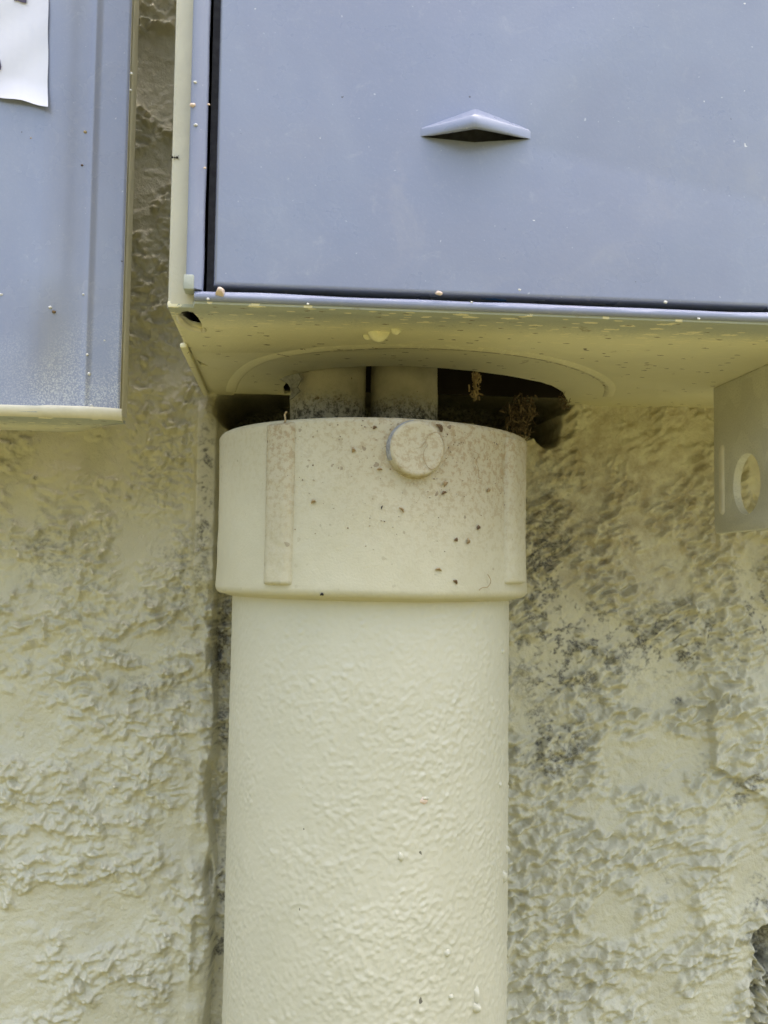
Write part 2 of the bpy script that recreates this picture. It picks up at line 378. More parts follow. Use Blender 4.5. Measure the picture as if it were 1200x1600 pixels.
flat = gauss([(90, 745, 95, 50, -10), (38, 1088, 60, 38), (236, 838, 55, 38), (140, 1172, 75, 24), (206, 1317, 45, 26), (228, 1419, 34, 60), (60, 940, 30, 20),
              (1000, 688, 110, 50, 4), (1165, 1280, 62, 66, 30), (1147, 1400, 40, 60, 20), (1052, 1390, 24, 62), (1025, 1455, 38, 20), (268, 600, 16, 30),
               (300, 1180, 18, 60), (1000, 1540, 40, 26), (285, 1330, 16, 40), (880, 720, 22, 30)])
E1 = band(6, 24, 18, 1.2, 1.0); F1 = band(2.7, 9, 22, 1.15, .9)
rough = np.clip(np.maximum(sm(-1.25, -.1, D+.6*D2), .8*gauss([(262, 720, 55, 130), (232, 540, 48, 110)])), .12, 1)*(1-.70*flat)
heap = sm(-1.1, 1.0, E1+.4*D2+.9*F1); heap = np.maximum(heap, .75*gauss([(262, 720, 55, 130), (232, 540, 48, 110)])); clod = sm(-.6, 1.1, F1+.5*E1)**1.2
UD = samp(field(1.9, 27, 1.15, .9)-.6*field(6, 27, 1.15, .9), Xw, Zw)*.00035*(1-sx)+(samp(field(2.0, 28, 1.7, .8, math.radians(30))-.6*field(6.5, 28, 1.7, .8, math.radians(30)), Xw, Zw)*.00105+samp(field(1.1, 29, 1.5, .8, math.radians(30)), Xw, Zw)*.00022+PB*.35)*sx
h = L*.0010+D*.0006
h += rough*(sm(-.5, .9, A)*.0008+clod*.0011*(1-.6*sx)+(1-.62*sx)*(.45+.85*heap)*(PB*1.6+PD*.6)+UD+B*.00006)+PC*(.35+.8*sm(.2, 1, D2))*(1-.8*flat)+.08*PD*(1-flat)
h += C*(.00002+.00010*rough)+.00006*(1-rough)*samp(field(2.2, 19), X, z0)
# ledge of a thicker coat, upper right
Xj, Zj = X+samp(field(3.5, 24), X, z0)*.0011+wob, z0+samp(field(3.5, 25), X, z0)*.0011
def side(pts, soft):
    c = np.full_like(X, 1e9); s_ = np.zeros_like(X)
    P = [wp(*p) for p in pts]
    for a, b in zip(P[:-1], P[1:]):
        d = np.array(b)-np.array(a); t = np.clip(((Xj-a[0])*d[0]+(Zj-a[1])*d[1])/(d@d), 0, 1)
        dx, dz = Xj-a[0]-t*d[0], Zj-a[1]-t*d[1]; q = np.hypot(dx, dz); sg = np.sign(d[0]*dz-d[1]*dx)
        m = q < c; c = np.where(m, q, c); s_ = np.where(m, sg, s_)
    return sm(-soft, soft, c*s_)
h += side([(1120, 900), (1103, 1120), (1110, 1195), (1152, 1218), (1230, 1290)], .0007)*.0044*sm(.12, .15, X)*sm(-.13, -.07, z0)*(1-sm(-.050, -.030, z0))
h += side([(1240, 1560), (1185, 1500), (1172, 1430), (1130, 1350)], .0009)*.0*X
h -= sm(.35, .75, gauss([(1208, 1480, 26, 44)])+.22*samp(field(4, 26), X, z0)*gauss([(1205, 1480, 40, 60)]))*.012+gauss([(1196, 1560, 22, 60)])*.004*(1+B)
# channel beside the pipe, its broken lip, and the painted sealant strip beside the coupling
xe = wp(331, 1000)[0]+samp(field(9, 21, .3, 1.6), X, z0)*.0010
z_a, z_b2 = wp(331, 918)[1], wp(331, 640)[1]
inch = sm(0, .0022, X-xe)*sm(0, .004, wp(480, 900)[0]-X)
low = 1-sm(-.004, .003, z0-z_a)
h -= inch*low*(.0075+.003*sm(-1, 1, samp(field(20, 22), X, z0)))
h += np.exp(-((X-xe+.0035)/.0032)**2)*low*(.0022+.0012*D2)
xs_ = wp(322, 800)[0]
strip = np.exp(-np.clip(np.abs(X-xs_)-.0032, 0, 1)**2/.0016**2)*(1-low)*(1-sm(-.003, .006, z0-z_b2))
h = h*(1-.75*strip)+strip*.0055
# broken hollow behind the coupling and under the box, carved deep to stay dark
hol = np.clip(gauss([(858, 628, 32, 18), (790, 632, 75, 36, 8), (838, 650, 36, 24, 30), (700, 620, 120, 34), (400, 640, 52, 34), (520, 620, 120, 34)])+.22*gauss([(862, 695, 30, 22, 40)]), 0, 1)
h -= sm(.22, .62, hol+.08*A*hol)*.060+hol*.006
edge_fade = sm(-.49, -.40, X)*(1-sm(.40, .56, X))*sm(-.55, -.45, z0)*(1-sm(.5, .6, z0))
h *= edge_fade
P = np.stack([X, W-h, Z], -1)
me = gridmesh('stucco_wall', P)
# mildew in speckled colonies, plus the hollow's shade painted in
gr = gauss([(890, 1000, 110, 85, 20), (1060, 1000, 150, 55), (850, 880, 50, 100), (880, 1060, 60, 50), (1180, 960, 50, 70), (860, 1160, 60, 60)])*.9
gr = np.maximum(gr, gauss([(1120, 1140, 26, 55, 10), (1170, 1225, 60, 20, -38), (1180, 1420, 22, 60, 15), (1060, 1095, 9, 7)])*.8)
gr = np.maximum(gr, gauss([(1205, 1480, 26, 46), (1200, 1560, 20, 60), (345, 1000, 16, 90), (345, 1160, 14, 60), (340, 1450, 14, 120), (322, 770, 12, 120)])*.95)
gr = np.maximum(gr, gauss([(300, 900, 60, 70), (75, 870, 40, 60), (250, 1070, 60, 25), (860, 760, 40, 60), (1040, 1370, 14, 40), (870, 1530, 30, 40)])*.45)
spk = sm(-.25, 1.35, samp(field(.7, 31, 1.2), Xw, Zw)*.75+.55*samp(field(2.2, 34), X, z0)+.45*samp(field(6, 32), X, z0)+.3*samp(field(14, 33), X, z0)-.35*F1)
grime_shade = np.clip(gr*spk*1.0, 0, .9)
grime_shade = np.maximum(grime_shade, gauss([(1062, 1095, 6, 6), (56, 747, 3, 3), (1206, 1482, 16, 34)])*.9)
grime_shade = np.maximum(grime_shade, sm(.3, .7, hol)*.92)  # hollow painted near black, its deep shade put into the colour
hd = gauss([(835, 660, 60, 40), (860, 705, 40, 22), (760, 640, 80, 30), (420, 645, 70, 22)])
dust_shade = np.clip(np.maximum(gauss([(960, 790, 230, 150), (900, 700, 110, 60), (1000, 640, 200, 40)])*.85, hd), 0, 1)  # tan stands for the box's shade on the wall, with dirt by the hollow
dust_shade = np.maximum(dust_shade, gauss([(800, 640, 70, 34)]))
for nm, arr in (('grime_shade', grime_shade), ('dust_shade', dust_shade)):
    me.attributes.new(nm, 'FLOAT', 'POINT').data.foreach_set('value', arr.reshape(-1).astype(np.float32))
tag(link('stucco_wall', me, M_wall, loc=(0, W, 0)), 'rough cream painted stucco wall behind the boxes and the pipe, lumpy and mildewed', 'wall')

# ------------------------------------------------------------------ conduit: pipe and coupling
conduit = thing('conduit', 'thick cream painted conduit pipe with a wide coupling, standing under the blue grey box', 'pipe', (PIPE_X, PIPE_Y, 0))
th = np.concatenate([np.linspace(-100, 100, 470), np.linspace(104, 256, 36)])*math.pi/180
zz = np.concatenate([np.arange(Z_CB+.012, EYE-.19, -.0004), np.linspace(EYE-.195, -.02, 30)])
T, ZZ = np.meshgrid(th, zz, indexing='ij')
s_ = T*RP; zr = ZZ-EYE
amp = .72+.28*sm(0, .06, Z_CB-ZZ)
wav = samp(field(.76, 41, 1.15, .9, .5), s_, zr); wav2 = samp(field(.7, 42), s_, zr); wv3 = samp(field(9, 43), s_, zr)
side_amp = .55+.45*sm(-.9, .3, T)
dr = amp*side_amp*(.000095*np.clip(wav, -1.2, 3)+.00003*wav2+.00004*np.clip(wav-1.2, 0, 2))*np.clip(.85+.2*wv3, .2, 2)+.00004*wv3
rr = RP+dr
Pp = np.stack([PIPE_X+rr*np.cos(T+TH_CAM), PIPE_Y+rr*np.sin(T+TH_CAM), ZZ], -1)
link('pipe', gridmesh('pipe', Pp, closed_u=True, flip=True), M_pipe, conduit)

# coupling: outer profile by arc length, then over the rim and down the inside
H = Z_CT-Z_CB; prof = []
for t in np.linspace(0, 1, 6): prof.append((RP-.0012+t*(RC-.0022-RP+.0012), Z_CB-.0012+.0012*t))
for a in np.linspace(-90, 0, 7)[1:]: prof.append((RC-.0022+.0022*math.cos(math.radians(a)), Z_CB+.0024+.0024*math.sin(math.radians(a))))
for t in np.linspace(.004, H-.0020, 80): prof.append((RC-.0004*math.sin(t/H*math.pi)-.0003*(t/H), Z_CB+t))
for a in np.linspace(10, 90, 6): prof.append((RC-.0018+.0015*math.cos(math.radians(a)), Z_CT-.0016+.0016*math.sin(math.radians(a))))
prof += [(RC-.0045, Z_CT), (RC-.0050, Z_CT-.0005), (RC-.0052, Z_CT-.004), (RC-.0052, Z_CB+.004)]
prof = np.array(prof)
thc = np.concatenate([np.linspace(-100, 100, 300), np.linspace(104, 256, 36)])*math.pi/180
T, I = np.meshgrid(thc, np.arange(len(prof)), indexing='ij')
rr = prof[I, 0]+.00006*samp(field(4, 51), T*RC, prof[I, 1]-EYE)+.00010*samp(field(30, 52), T*RC, prof[I, 1]-EYE)
zz_ = prof[I, 1]+.0002*samp(field(30, 53), T*RC, prof[I, 1]-EYE)
Pc = np.stack([PIPE_X+rr*np.cos(T+TH_CAM), PIPE_Y+rr*np.sin(T+TH_CAM), zz_], -1)
me = gridmesh('coupling', Pc, closed_u=True)
dust_shade = (.12+.88*sm(.08, 1.0, (prof[I, 1]-Z_CB)/H+.15*np.sin(T*1.3)))*(.45+.55*sm(-.7, .5, T))  # tan towards the top: settled dirt plus painted shade of the box
me.attributes.new('dust_shade', 'FLOAT', 'POINT').data.foreach_set('value', dust_shade.reshape(-1).astype(np.float32))
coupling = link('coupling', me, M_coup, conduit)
def on_coup(px, py, lift=0.0, R=RC):
    """point on the coupling's face seen at that pixel"""
    d = ray(px, py); o = np.array([0, 0, EYE]); a = d[0]**2+d[1]**2; b = -(d[0]*PIPE_X+d[1]*PIPE_Y); R_ = R+lift-.0002
    c = PIPE_X**2+PIPE_Y**2-R_*R_; disc = max(b*b-a*c, 0); t = (-b-math.sqrt(disc))/a; return o+d*t
def cyl(th_, z, r): return np.array([PIPE_X+r*math.cos(th_+TH_CAM), PIPE_Y+r*math.sin(th_+TH_CAM), z])
def th_of(p): return (math.atan2(p[1]-PIPE_Y, p[0]-PIPE_X)-TH_CAM+math.pi) % (2*math.pi)-math.pi
def rib(px0, px1, py0, py1, hgt):
    a0, a1 = th_of(on_coup(px0, 800)), th_of(on_coup(px1, 800)); zt, zb = on_coup((px0+px1)/2, py0)[2], on_coup((px0+px1)/2, py1)[2]
    n, m = 26, 60; V = np.zeros((n, m, 3)); D_ = np.zeros((n, m)); f1 = field(4, 61)
    for i in range(n):
        for j in range(m):
            u, v = i/(n-1), j/(m-1)
            e = min(1, min(u, 1-u)/.30); ez = min(1, min(v, 1-v)/.018)
            k = math.sqrt(max(0, 1-(1-e)**2))*math.sqrt(max(0, 1-(1-ez)**2))
            r_ = RC-.0010+(hgt+.0008)*k+.00006*f1[i*3, j*8]
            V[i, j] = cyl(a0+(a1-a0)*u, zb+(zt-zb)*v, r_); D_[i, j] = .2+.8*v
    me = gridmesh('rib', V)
    me.attributes.new('dust_shade', 'FLOAT', 'POINT').data.foreach_set('value', D_.reshape(-1).astype(np.float32))
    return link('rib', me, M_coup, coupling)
rib(415, 459, 660, 916, .0018); rib(788, 817, 683, 914, .0018)
# round boss with a scraped rim
bc = on_coup(649, 702); nrm = bc-np.array([PIPE_X, PIPE_Y, bc[2]]); nrm /= np.linalg.norm(nrm); tz = np.array([0, 0, 1.0]); tx = np.cross(tz, nrm)
RB = 45/FPX*.283
bp = [(RB+.0004, -.0025), (RB+.0002, .0006), (RB*.985, .0019), (RB*.94, .0024), (RB*.86, .00245), (RB*.7, .0022), (RB*.3, .00215), (0.0001, .00215)]
K = 56; V = np.zeros((K, len(bp), 3))
for i in range(K):
    a = 2*math.pi*i/K
    for j, (r_, d_) in enumerate(bp): V[i, j] = bc+(tx*math.cos(a)+tz*math.sin(a))*r_+nrm*d_
me = gridmesh('boss', V, closed_u=True)
me.attributes.new('dust_shade', 'FLOAT', 'POINT').data.foreach_set('value', np.full(K*len(bp), .8, np.float32))
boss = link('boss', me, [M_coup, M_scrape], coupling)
for p in me.polygons:
    i, j = p.index//(len(bp)-1), p.index % (len(bp)-1)
    if j < 2 and 92 < i*360/K < 205: p.material_index = 1
# paint drips and lumps on the pipe
def lump(name, c, n_, rx, rz, hgt, mat, parent, seed=0, loc=(0, 0, 0)):
    r = random.Random(seed); n_ = np.array(n_)/np.linalg.norm(n_); t = np.cross([0, 0, 1.0], n_); t /= np.linalg.norm(t); b = np.cross(n_, t)
    V = []; K = 12; ring = [(1.0, -.25), (.92, .25), (.7, .65), (.4, .92), (.0, 1.0)]
    ph = [1+r.uniform(-.22, .22) for _ in range(K)]
    for (q, hh) in ring:
        for k in range(K):
            a = 2*math.pi*k/K; V.append(c+t*math.cos(a)*rx*q*ph[k]+b*math.sin(a)*rz*q*ph[k]+n_*hgt*hh)
    F = [(i*K+k, i*K+(k+1) % K, (i+1)*K+(k+1) % K, (i+1)*K+k) for i in range(len(ring)-1) for k in range(K)]
    return link(name, pymesh(name, V, F, 80), mat, parent, loc)
def pipe_n(p): return np.array([p[0]-PIPE_X, p[1]-PIPE_Y, 0])
for px, py, rx, rz, hg, m in ((743, 1556, 5, 16, 8, M_pipe), (742, 1574, 6, 9, 12, M_pipe), (698, 1489, 6, 6, 6, M_pipe), (704, 1557, 5, 5, 6, M_pipe), (626, 1338, 5, 8, 5, M_pipe),
                              (662, 1251, 8, 6, 3, M_drop), (786, 1369, 6, 12, 8, M_pipe), (790, 1328, 5, 8, 8, M_pipe), (664, 1247, 6, 2.5, 5, M_pipe), (784, 1018, 4, 5, 5, M_pipe), (780, 1226, 4, 6, 5, M_pipe)):
    p = on_coup(px, py, R=RP); lump('paint_drip', p, pipe_n(p), rx*.00018, rz*.00018, hg*.00018, m, conduit, px)

# ------------------------------------------------------------------ the blue-grey box
box = thing('meter_box', 'wide blue grey metal meter box with a recessed cover, above the pipe', 'electrical box', (corner[0], F_RIM, ZB))
XR, ZT = .290, EYE+.36
shell = [
         ((XL, F_BODY, ZB+.0008), (XL+.0016, W+.004, ZT), .0006), ((XR-.0016, F_BODY, ZB+.0008), (XR, W+.004, ZT), .0006),
         ((XL+.0016, F_BODY+.002, ZT-.0016), (XR-.0016, W+.004, ZT), .0004), ((XL+.0005, F_BODY-.0004, ZB+.0008), (XL+.0074, F_BODY+.0012, ZT-.0004), .0005),
         ((XR-.0115, F_BODY-.0004, ZB+.0008), (XR-.0005, F_BODY+.0012, ZT-.0004), .0005),
         ]
link('body', boxes('body', shell), M_flange, box)
link('inner_shade', boxes('inner_shade', [((XL+.0018, W-.004, ZB+.0018), (XR-.0018, W-.0025, ZT-.0018), .0002), ((XL+.0018, F_BODY+.0030, ZB+.008), (XL+.0030, W-.0042, ZT-.0018), .0002)]), M_inner, box)  # added dark sheets that paint the interior's shade
# bottom plate with its knocked-out hole, corner eyelet and slits
hole_px = [(884, 634), (887, 626), (880, 613), (866, 604), (845, 597), (800, 588), (750, 581), (700, 576), (640, 572), (575, 572), (520, 575), (480, 580), (458, 586), (447, 595), (441, 606), (444, 618), (452, 626), (425, 633), (372, 636)]
hole = [atZ(px, py, ZB)[:2] for px, py in hole_px]
hole = [(x, min(y, W-.002)) for x, y in hole] 
hr = np.random.default_rng(2)
fine = []
for a, b in zip(hole[:-1], hole[1:]):
    for t in (0, .25, .5, .75): fine.append((a[0]+(b[0]-a[0])*t+hr.normal(0, .00012), a[1]+(b[1]-a[1])*t+hr.normal(0, .00012)))
fine.append(hole[-1])
eye = [atZ(px, py, ZB)[:2] for px, py in ((279, 491), (284, 487), (293, 486), (303, 489), (311, 497), (317, 508), (317, 513), (308, 512), (296, 509), (285, 502))]
sl1 = [atZ(px, py, ZB)[:2] for px, py in ((288, 540), (294, 541), (300, 551), (296, 554))]
sl2 = [atZ(px, py, ZB)[:2] for px, py in ((301, 553), (309, 563), (328, 573), (312, 571))]
xrim = atY(303, 470, F_RIM)[0]
outer = [(XL+.0002, F_BODY), (xrim-.0006, F_BODY), (xrim+.0003, F_RIM+.0016), (XR-.0005, F_RIM+.0016), (XR-.0005, W+.002), (hole[0][0], W+.002)]+fine+[(hole[-1][0]-.0004, W+.002), (XL+.0002, W+.002)]
link('bottom_plate', plate('bottom_plate', outer, [eye, sl1, sl2], .0016, lambda a, b, c: (a, b, ZB+.0008+c), .00025), M_under, box)
# raised ring left from the next larger knockout
arc = [atZ(px, py, ZB)[:2] for px, py in ((366, 612), (372, 596), (386, 580), (408, 566), (440, 556), (490, 548), (560, 543), (640, 541), (720, 544), (800, 552), (860, 563), (905, 577), (935, 592), (947, 606), (944, 620))]
def catm(P, n=5):
    P = [np.array(p) for p in P]; out = []
    for i in range(len(P)-1):
        a, b, c, d = P[max(i-1, 0)], P[i], P[i+1], P[min(i+2, len(P)-1)]
        for t in np.arange(n)/n:
            out.append(.5*((2*b)+(c-a)*t+(2*a-5*b+4*c-d)*t*t+(3*b-a-3*c+d)*t**3))
    return out+[P[-1]]
V = []; prof_r = [(-.0009, .0004), (-.0006, -.0002), (-.0002, -.0007), (.0004, -.0009), (.0014, -.0008), (.0030, -.0003), (.0046, .0004)]
A_ = catm(arc); 
for i, p in enumerate(A_):
    t = A_[min(i+1, len(A_)-1)]-A_[max(i-1, 0)]; t = t/np.linalg.norm(t); n_ = np.array([-t[1], t[0]])
    f = math.sin(math.pi*min(1, max(0.02, i/(len(A_)-1))))**.5
    for a, b in prof_r: q = p+n_*a*-1; V.append((q[0], q[1], ZB+b*f if b < 0 else ZB+b))
k = len(prof_r); Fc = [(i*k+j, i*k+j+1, (i+1)*k+j+1, (i+1)*k+j) for i in range(len(A_)-1) for j in range(k-1)]
me = pymesh('knockout_ridge', V, Fc, 80)
bd = np.array([(1 if j <= 3 else .15)*float(sm(.30, .42, np.array(i/(len(A_)-1)))*(1-sm(.62, .95, np.array(i/(len(A_)-1)))*.7)) for i in range(len(A_)) for j in range(k)], np.float32)
me.attributes.new('band', 'FLOAT', 'POINT').data.foreach_set('value', bd)
link('knockout_ridge', me, M_under, box)
# eyelet lip, side strip, torn tab
E = [np.array([x, y, ZB-.0002]) for x, y in eye]; cE = sum(E)/len(E); E = [cE+(p-cE)*1.10 for p in E]
E2 = [e for i in range(len(E)) for e in (E[i], (E[i]+E[(i+1) % len(E)])/2)]
half = E2[len(E2)-9:]+E2[:1]
v, f = tube(half, [.0002]+[.0009]*(len(half)-2)+[.0002], 8); link('eyelet_lip', pymesh('eyelet_lip', v, f, 60), M_edge, box)
p0, p1 = atZ(284, 535, ZB), atZ(325, 612, ZB)
bm = bmesh.new(); bm_box(bm, (XL-.0012, p0[1], ZB-.0016), (XL+.0009, p1[1], ZB-.0001), .0004); link('side_strip', bm_done(bm, 'side_strip'), M_under, box)
tb = [atY(px, py, .352) for px, py in ((436, 592), (450, 586), (466, 584), (471, 592), (464, 604), (468, 612), (459, 620), (452, 624), (455, 610), (450, 600))]
V = [p+np.array([0, .0012*math.sin(i*2.1), 0]) for i, p in enumerate(tb)]; n = len(V); V += [p+np.array([.0004, .0016, .0003]) for p in V]
link('torn_tab', pymesh('torn_tab', V, [tuple(range(n)), tuple(range(2*n-1, n-1, -1))]+[(i, (i+1) % n, n+(i+1) % n, n+i) for i in range(n)]), M_scrape, box)
tabx = atY(290, 432, F_RIM+.002), atY(304, 456, F_RIM+.002)
bm = bmesh.new(); bm_box(bm, (tabx[0][0]-.0003, F_RIM-.0004, tabx[1][2]), (tabx[1][0], F_RIM+.0050, tabx[0][2]), .0004); link('corner_tab', bm_done(bm, 'corner_tab'), M_under, box)

# cover rim: mitred frame with rolled front edge
def frame(name, x0, x1, zb, zt, prof):
    V = []; 
    for ins, y in prof:
        V += [(x0+ins, y, zb+ins), (x1-ins, y, zb+ins), (x1-ins, y, zt-ins), (x0+ins, y, zt-ins)]
    F = [(i*4+k, i*4+(k+1) % 4, (i+1)*4+(k+1) % 4, (i+1)*4+k) for i in range(len(prof)-1) for k in range(4)]
    return pymesh(name, V, F, 40)
zr0 = atY(330, 470, F_RIM)[2]+.0001; wr = .0027
xst, wst = atY(290, 420, F_RIM)[0], .0043; zst = atY(296, 450, F_RIM)[2]
def roll(w_, b_, dp):
    q = [(.0004, dp+.0004), (0, dp), (0, b_)]+[(b_-b_*math.cos(a), b_-b_*math.sin(a)) for a in (.25, .5, .75, 1.0, 1.25, 1.5)]
    return q+[(w_*.62, .0001), (w_*.70, .0005), (w_*.8, .0007), (w_-.0004, .0008), (w_, .0014), (w_, .0045)]
def sweep(prof, a, b, put, nseg=80, jit=.00008, seed=9):
    f1 = field(5, seed); P = np.zeros((nseg, len(prof), 3))
    for i in range(nseg):
        t = i/(nseg-1)
        for j, (ins, y) in enumerate(prof): P[i, j] = put(a+(b-a)*t, ins+(jit*f1[i*5, 3] if j > 9 else 0), F_RIM+y+jit*.6*f1[i*3, j])
    V = P.reshape(-1, 3); m = len(prof)
    return pymesh('sheet', V, [(i*m+j, i*m+j+1, (i+1)*m+j+1, (i+1)*m+j) for i in range(nseg-1) for j in range(m-1)]+[tuple(range(m)), tuple(range((nseg-1)*m, nseg*m))], 50)
rim = link('cover_rim', sweep(roll(wr, .0012, .005), xrim, XR-.008, lambda u, ins, y: (u, y, zr0+ins)), M_rim, box)
link('rim_stile', sweep(roll(wst, .0013, .005), zst, ZT-.008, lambda u, ins, y: (xst+ins, y, u), seed=10), M_rim, rim)
# dark strip round the panel, the gap's shade put into its colour
xg = atY(326, 300, .2755)[0]
bm = bmesh.new(); bm_box(bm, (xg, .2755, zr0+wr+.0012), (XR-.014, .2775, ZT-.014), .0003)
link('gap_shade', bm_done(bm, 'gap_shade'), M_dark, box)
# panel with the pressed vent
pl = atY(337, 300, F_PANEL)[0]; pz = atY(330, 444.5, F_PANEL)[2]; px1, pzt = XR-.014, ZT-.014
vL, vT, vR = atY(661, 214, F_PANEL), atY(742, 174, F_PANEL), atY(826, 217, F_PANEL)
vA = np.array([(vL[0]+vR[0])/2, F_PANEL-.0072, (vL[2]+vR[2])/2+.0002])
b_ = .0010
rows = [(0, F_PANEL+.006), (0, F_PANEL+b_)]+[(b_*(1-math.cos(a)), F_PANEL+b_*(1-math.sin(a))) for a in (.3, .65, 1.0, 1.3)]+[(b_, F_PANEL)]
V = []
for ins, y in rows: V += [(pl+ins, y, pz+ins), (px1-ins, y, pz+ins), (px1-ins, y, pzt-ins), (pl+ins, y, pzt-ins)]
F = [(i*4+k, i*4+(k+1) % 4, (i+1)*4+(k+1) % 4, (i+1)*4+k) for i in range(len(rows)-1) for k in range(4)]
o_ = (len(rows)-1)*4; BL, BR, TR, TL = o_, o_+1, o_+2, o_+3; iL = len(V); V += [vL, vT, vR, atY(742, 221, F_PANEL)+np.array([0, .0006, 0])]; iT, iR, iB = iL+1, iL+2, iL+3
F += [(TL, BL, iL), (TL, iL, iT), (TL, iT, TR), (TR, iT, iR), (TR, iR, BR), (BL, BR, iB), (BL, iB, iL), (BR, iR, iB)]
panel = link('cover_panel', pymesh('cover_panel', V, F, 40), M_panel, box)
# vent hood: the sheet above the slit pushed out into a ridge
nu = 61; Vh = np.zeros((nu, 15, 3))
for i in range(nu):
    u = i/(nu-1); a = abs(2*u-1); k = 1-a
    if a < .07: k = .93+.035*(1-(a/.07)**2)
    px = 657+172*u; q = 6.0*u*(1-u)*0
    lo = lambda l, m, r: m*k+(l*(1-u)+r*u)*(1-k)          # V-shaped line through left tip, ridge, right tip
    pr = .0080*k; e = min(1, k*5)
    t0, t1, b1 = lo(201, 170, 204), lo(202, 178, 205), lo(213, 200, 217)
    rows_ = [(t0-2, .0012), (t0, -.0001), (t0+(t1-t0)*.35, -pr*.45), (t1-1.2*e, -pr*.86), (t1, -pr*.96), (t1+1.5*e, -pr*1.0), (t1*.6+b1*.4, -pr*1.03), (b1-3*e, -pr*1.02), (b1-1*e, -pr*.98),
             (b1+.5*e, -pr*.92), (b1+1.5*e, -pr*.82), (b1+1.5*e, -pr*.70), (b1-1*e, -pr*.45), (b1-6*e, -pr*.2), (t0*.4+b1*.6, .0014)]
    for j, (py, dy) in enumerate(rows_): Vh[i, j] = atY(px, py, F_PANEL+dy-.0003*(e if j not in (0, 14) else 0))
me = smooth(gridmesh('vent_hood', Vh), 60)
me.attributes.new('lip', 'FLOAT', 'POINT').data.foreach_set('value', np.tile(np.array([0, 0, .1, .25, .5, .9, 1, 1, 1, .9, .5, .2, 0, 0, 0], np.float32), nu))
hood = link('vent_hood', me, M_panel, panel)
# drops and dabs on the rim, dabs of paint below
p = atY(344, 456, F_RIM-.0002); lump('paint_drop', p, (0, -1, .25), .00125, .0011, .0018, M_drop, box, 3)
for px, py, r_, m in ((325, 467, .0007, M_white), (481, 475, .0006, M_white), (686, 458, .0013, M_drop), (737, 472, .0006, M_white), (812, 453, .0006, M_white), (1040, 472, .0008, M_white), (1092, 498, .0006, M_white),
                      (326, 163, .0006, M_drop), (320, 262, .0006, M_drop), (301, 164, .0012, M_drop), (306, 195, .0008, M_white), (305, 128, .0007, M_white)):
    p = atY(px, py, F_RIM-.0001); lump('paint_dab', p, (.1, -1, .1), r_*.7, r_*.5, r_*.4, m, box, px)
for px, py, rx in ((592, 520, .0030), (619, 515, .0016), (575, 524, .0014)):
    p = atZ(px, py, ZB); lump('mud_dab', p+np.array([0, 0, -.0002]), (0, -.2, -1), rx, rx*.7, rx*.9, M_under, box, px)
# grime line baked on along the knockout ridge
V = []; Fg = []
rg = random.Random(8)
for i in range(70):
    t = rg.uniform(.28, .66) if rg.random() < .6 else rg.uniform(.6, .93); q = A_[int(t*(len(A_)-1))]; s1 = rg.uniform(.00012, .0005)
    c = np.array([q[0]+rg.uniform(-.001, .001), q[1]-rg.uniform(-.0002, .0016), ZB-.0004]); n0 = len(V)
    for k in range(5): a = k*1.257+rg.random(); V.append(c+np.array([math.cos(a)*s1*1.8, math.sin(a)*s1*.7, 0]))
    V.append(c+np.array([0, 0, -s1*.5])); Fg += [(n0+k, n0+(k+1) % 5, n0+5) for k in range(5)]
gl = link('ridge_grime', pymesh('ridge_grime', V, Fg), M_nest, box); gl['kind'] = 'stuff'

# ------------------------------------------------------------------ cables inside the hole
def cable(px0, px1, yc_, label):
    a, b = atY(px0, 625, yc_), atY(px1, 625, yc_); r = (b[0]-a[0])/2*.985; x = (a[0]+b[0])/2; zb = Z_CT-.06
    K, m = 48, 60; V = np.zeros((K, m, 3)); f1 = field(5, 71)
    for j in range(m):
        z = zb+(Z_CT+.07-zb)*j/(m-1)
        for i in range(K):
            t = 2*math.pi*i/K; rr_ = r+.00008*f1[i*6, j*6+int(px0)]
            V[i, j] = (x+rr_*math.cos(t)+.0006*math.sin(z*40), yc_+rr_*math.sin(t), z)
    return tag(link('power_cable', gridmesh('power_cable', V, closed_u=True), M_cable, loc=(x, yc_, Z_CT+.002)), label, 'cable', 'cables rising from the pipe into the box')
cable(455, 574, .3650, 'thicker left cable rising from the coupling, beside the torn metal tab')
cable(581, 686, .3660, 'slimmer right cable rising from the coupling, above the round boss')

# ------------------------------------------------------------------ lid of the neighbouring box on the left
F_L = .320
lid = thing('lidded_box', 'blue grey box lid with a white paper label and cream painted right edge', 'electrical box', (-.10, F_L, EYE+.04))
xr0 = atY(196, 330, F_L)[0]; zb0 = atY(90, 650, F_L)[2]
xl = -.20
us = np.concatenate([np.linspace(xl, xr0-.028, 40), np.linspace(xr0-.0275, xr0-.0002, 230)]); zs = np.concatenate([np.linspace(0, .012, 40), np.linspace(.0126, .31, 260)])
U, Q = np.meshgrid(us, zs, indexing='ij'); de = xr0-U
tilt = .030*(U-xr0)                       # the lid hangs very slightly askew
yf = np.full_like(U, F_L)
fold = .0106
yf += .0012*sm(fold+.0014, fold-.0002, de)*-1*0
yf = F_L+np.where(de < fold, .0024*(fold-de)/fold, 0)+.0005*np.exp(-((de-fold)/.0011)**2)*-1
yf -= .0034*np.exp(-((de-.022)/.0075)**2)*sm(.003, .045, Q)
yf += .0016*sm(.006, .024, de)*np.clip((de-fold)/.014, 0, 1)*-1*0.6            # soft belly of the sheet
yf += .0014*(1-np.sqrt(np.clip(1-(1-np.clip(de/.0012, 0, 1))**2, 0, 1)))        # rolled right edge
yf += .0018*(1-np.sqrt(np.clip(1-(1-np.clip(Q/.0018, 0, 1))**2, 0, 1)))         # rolled lower edge
yf += .00008*samp(field(40, 81), U, Q)
Pl = np.stack([U, yf, zb0+Q-tilt*-1*0+.018*(xr0-U)*0], -1)
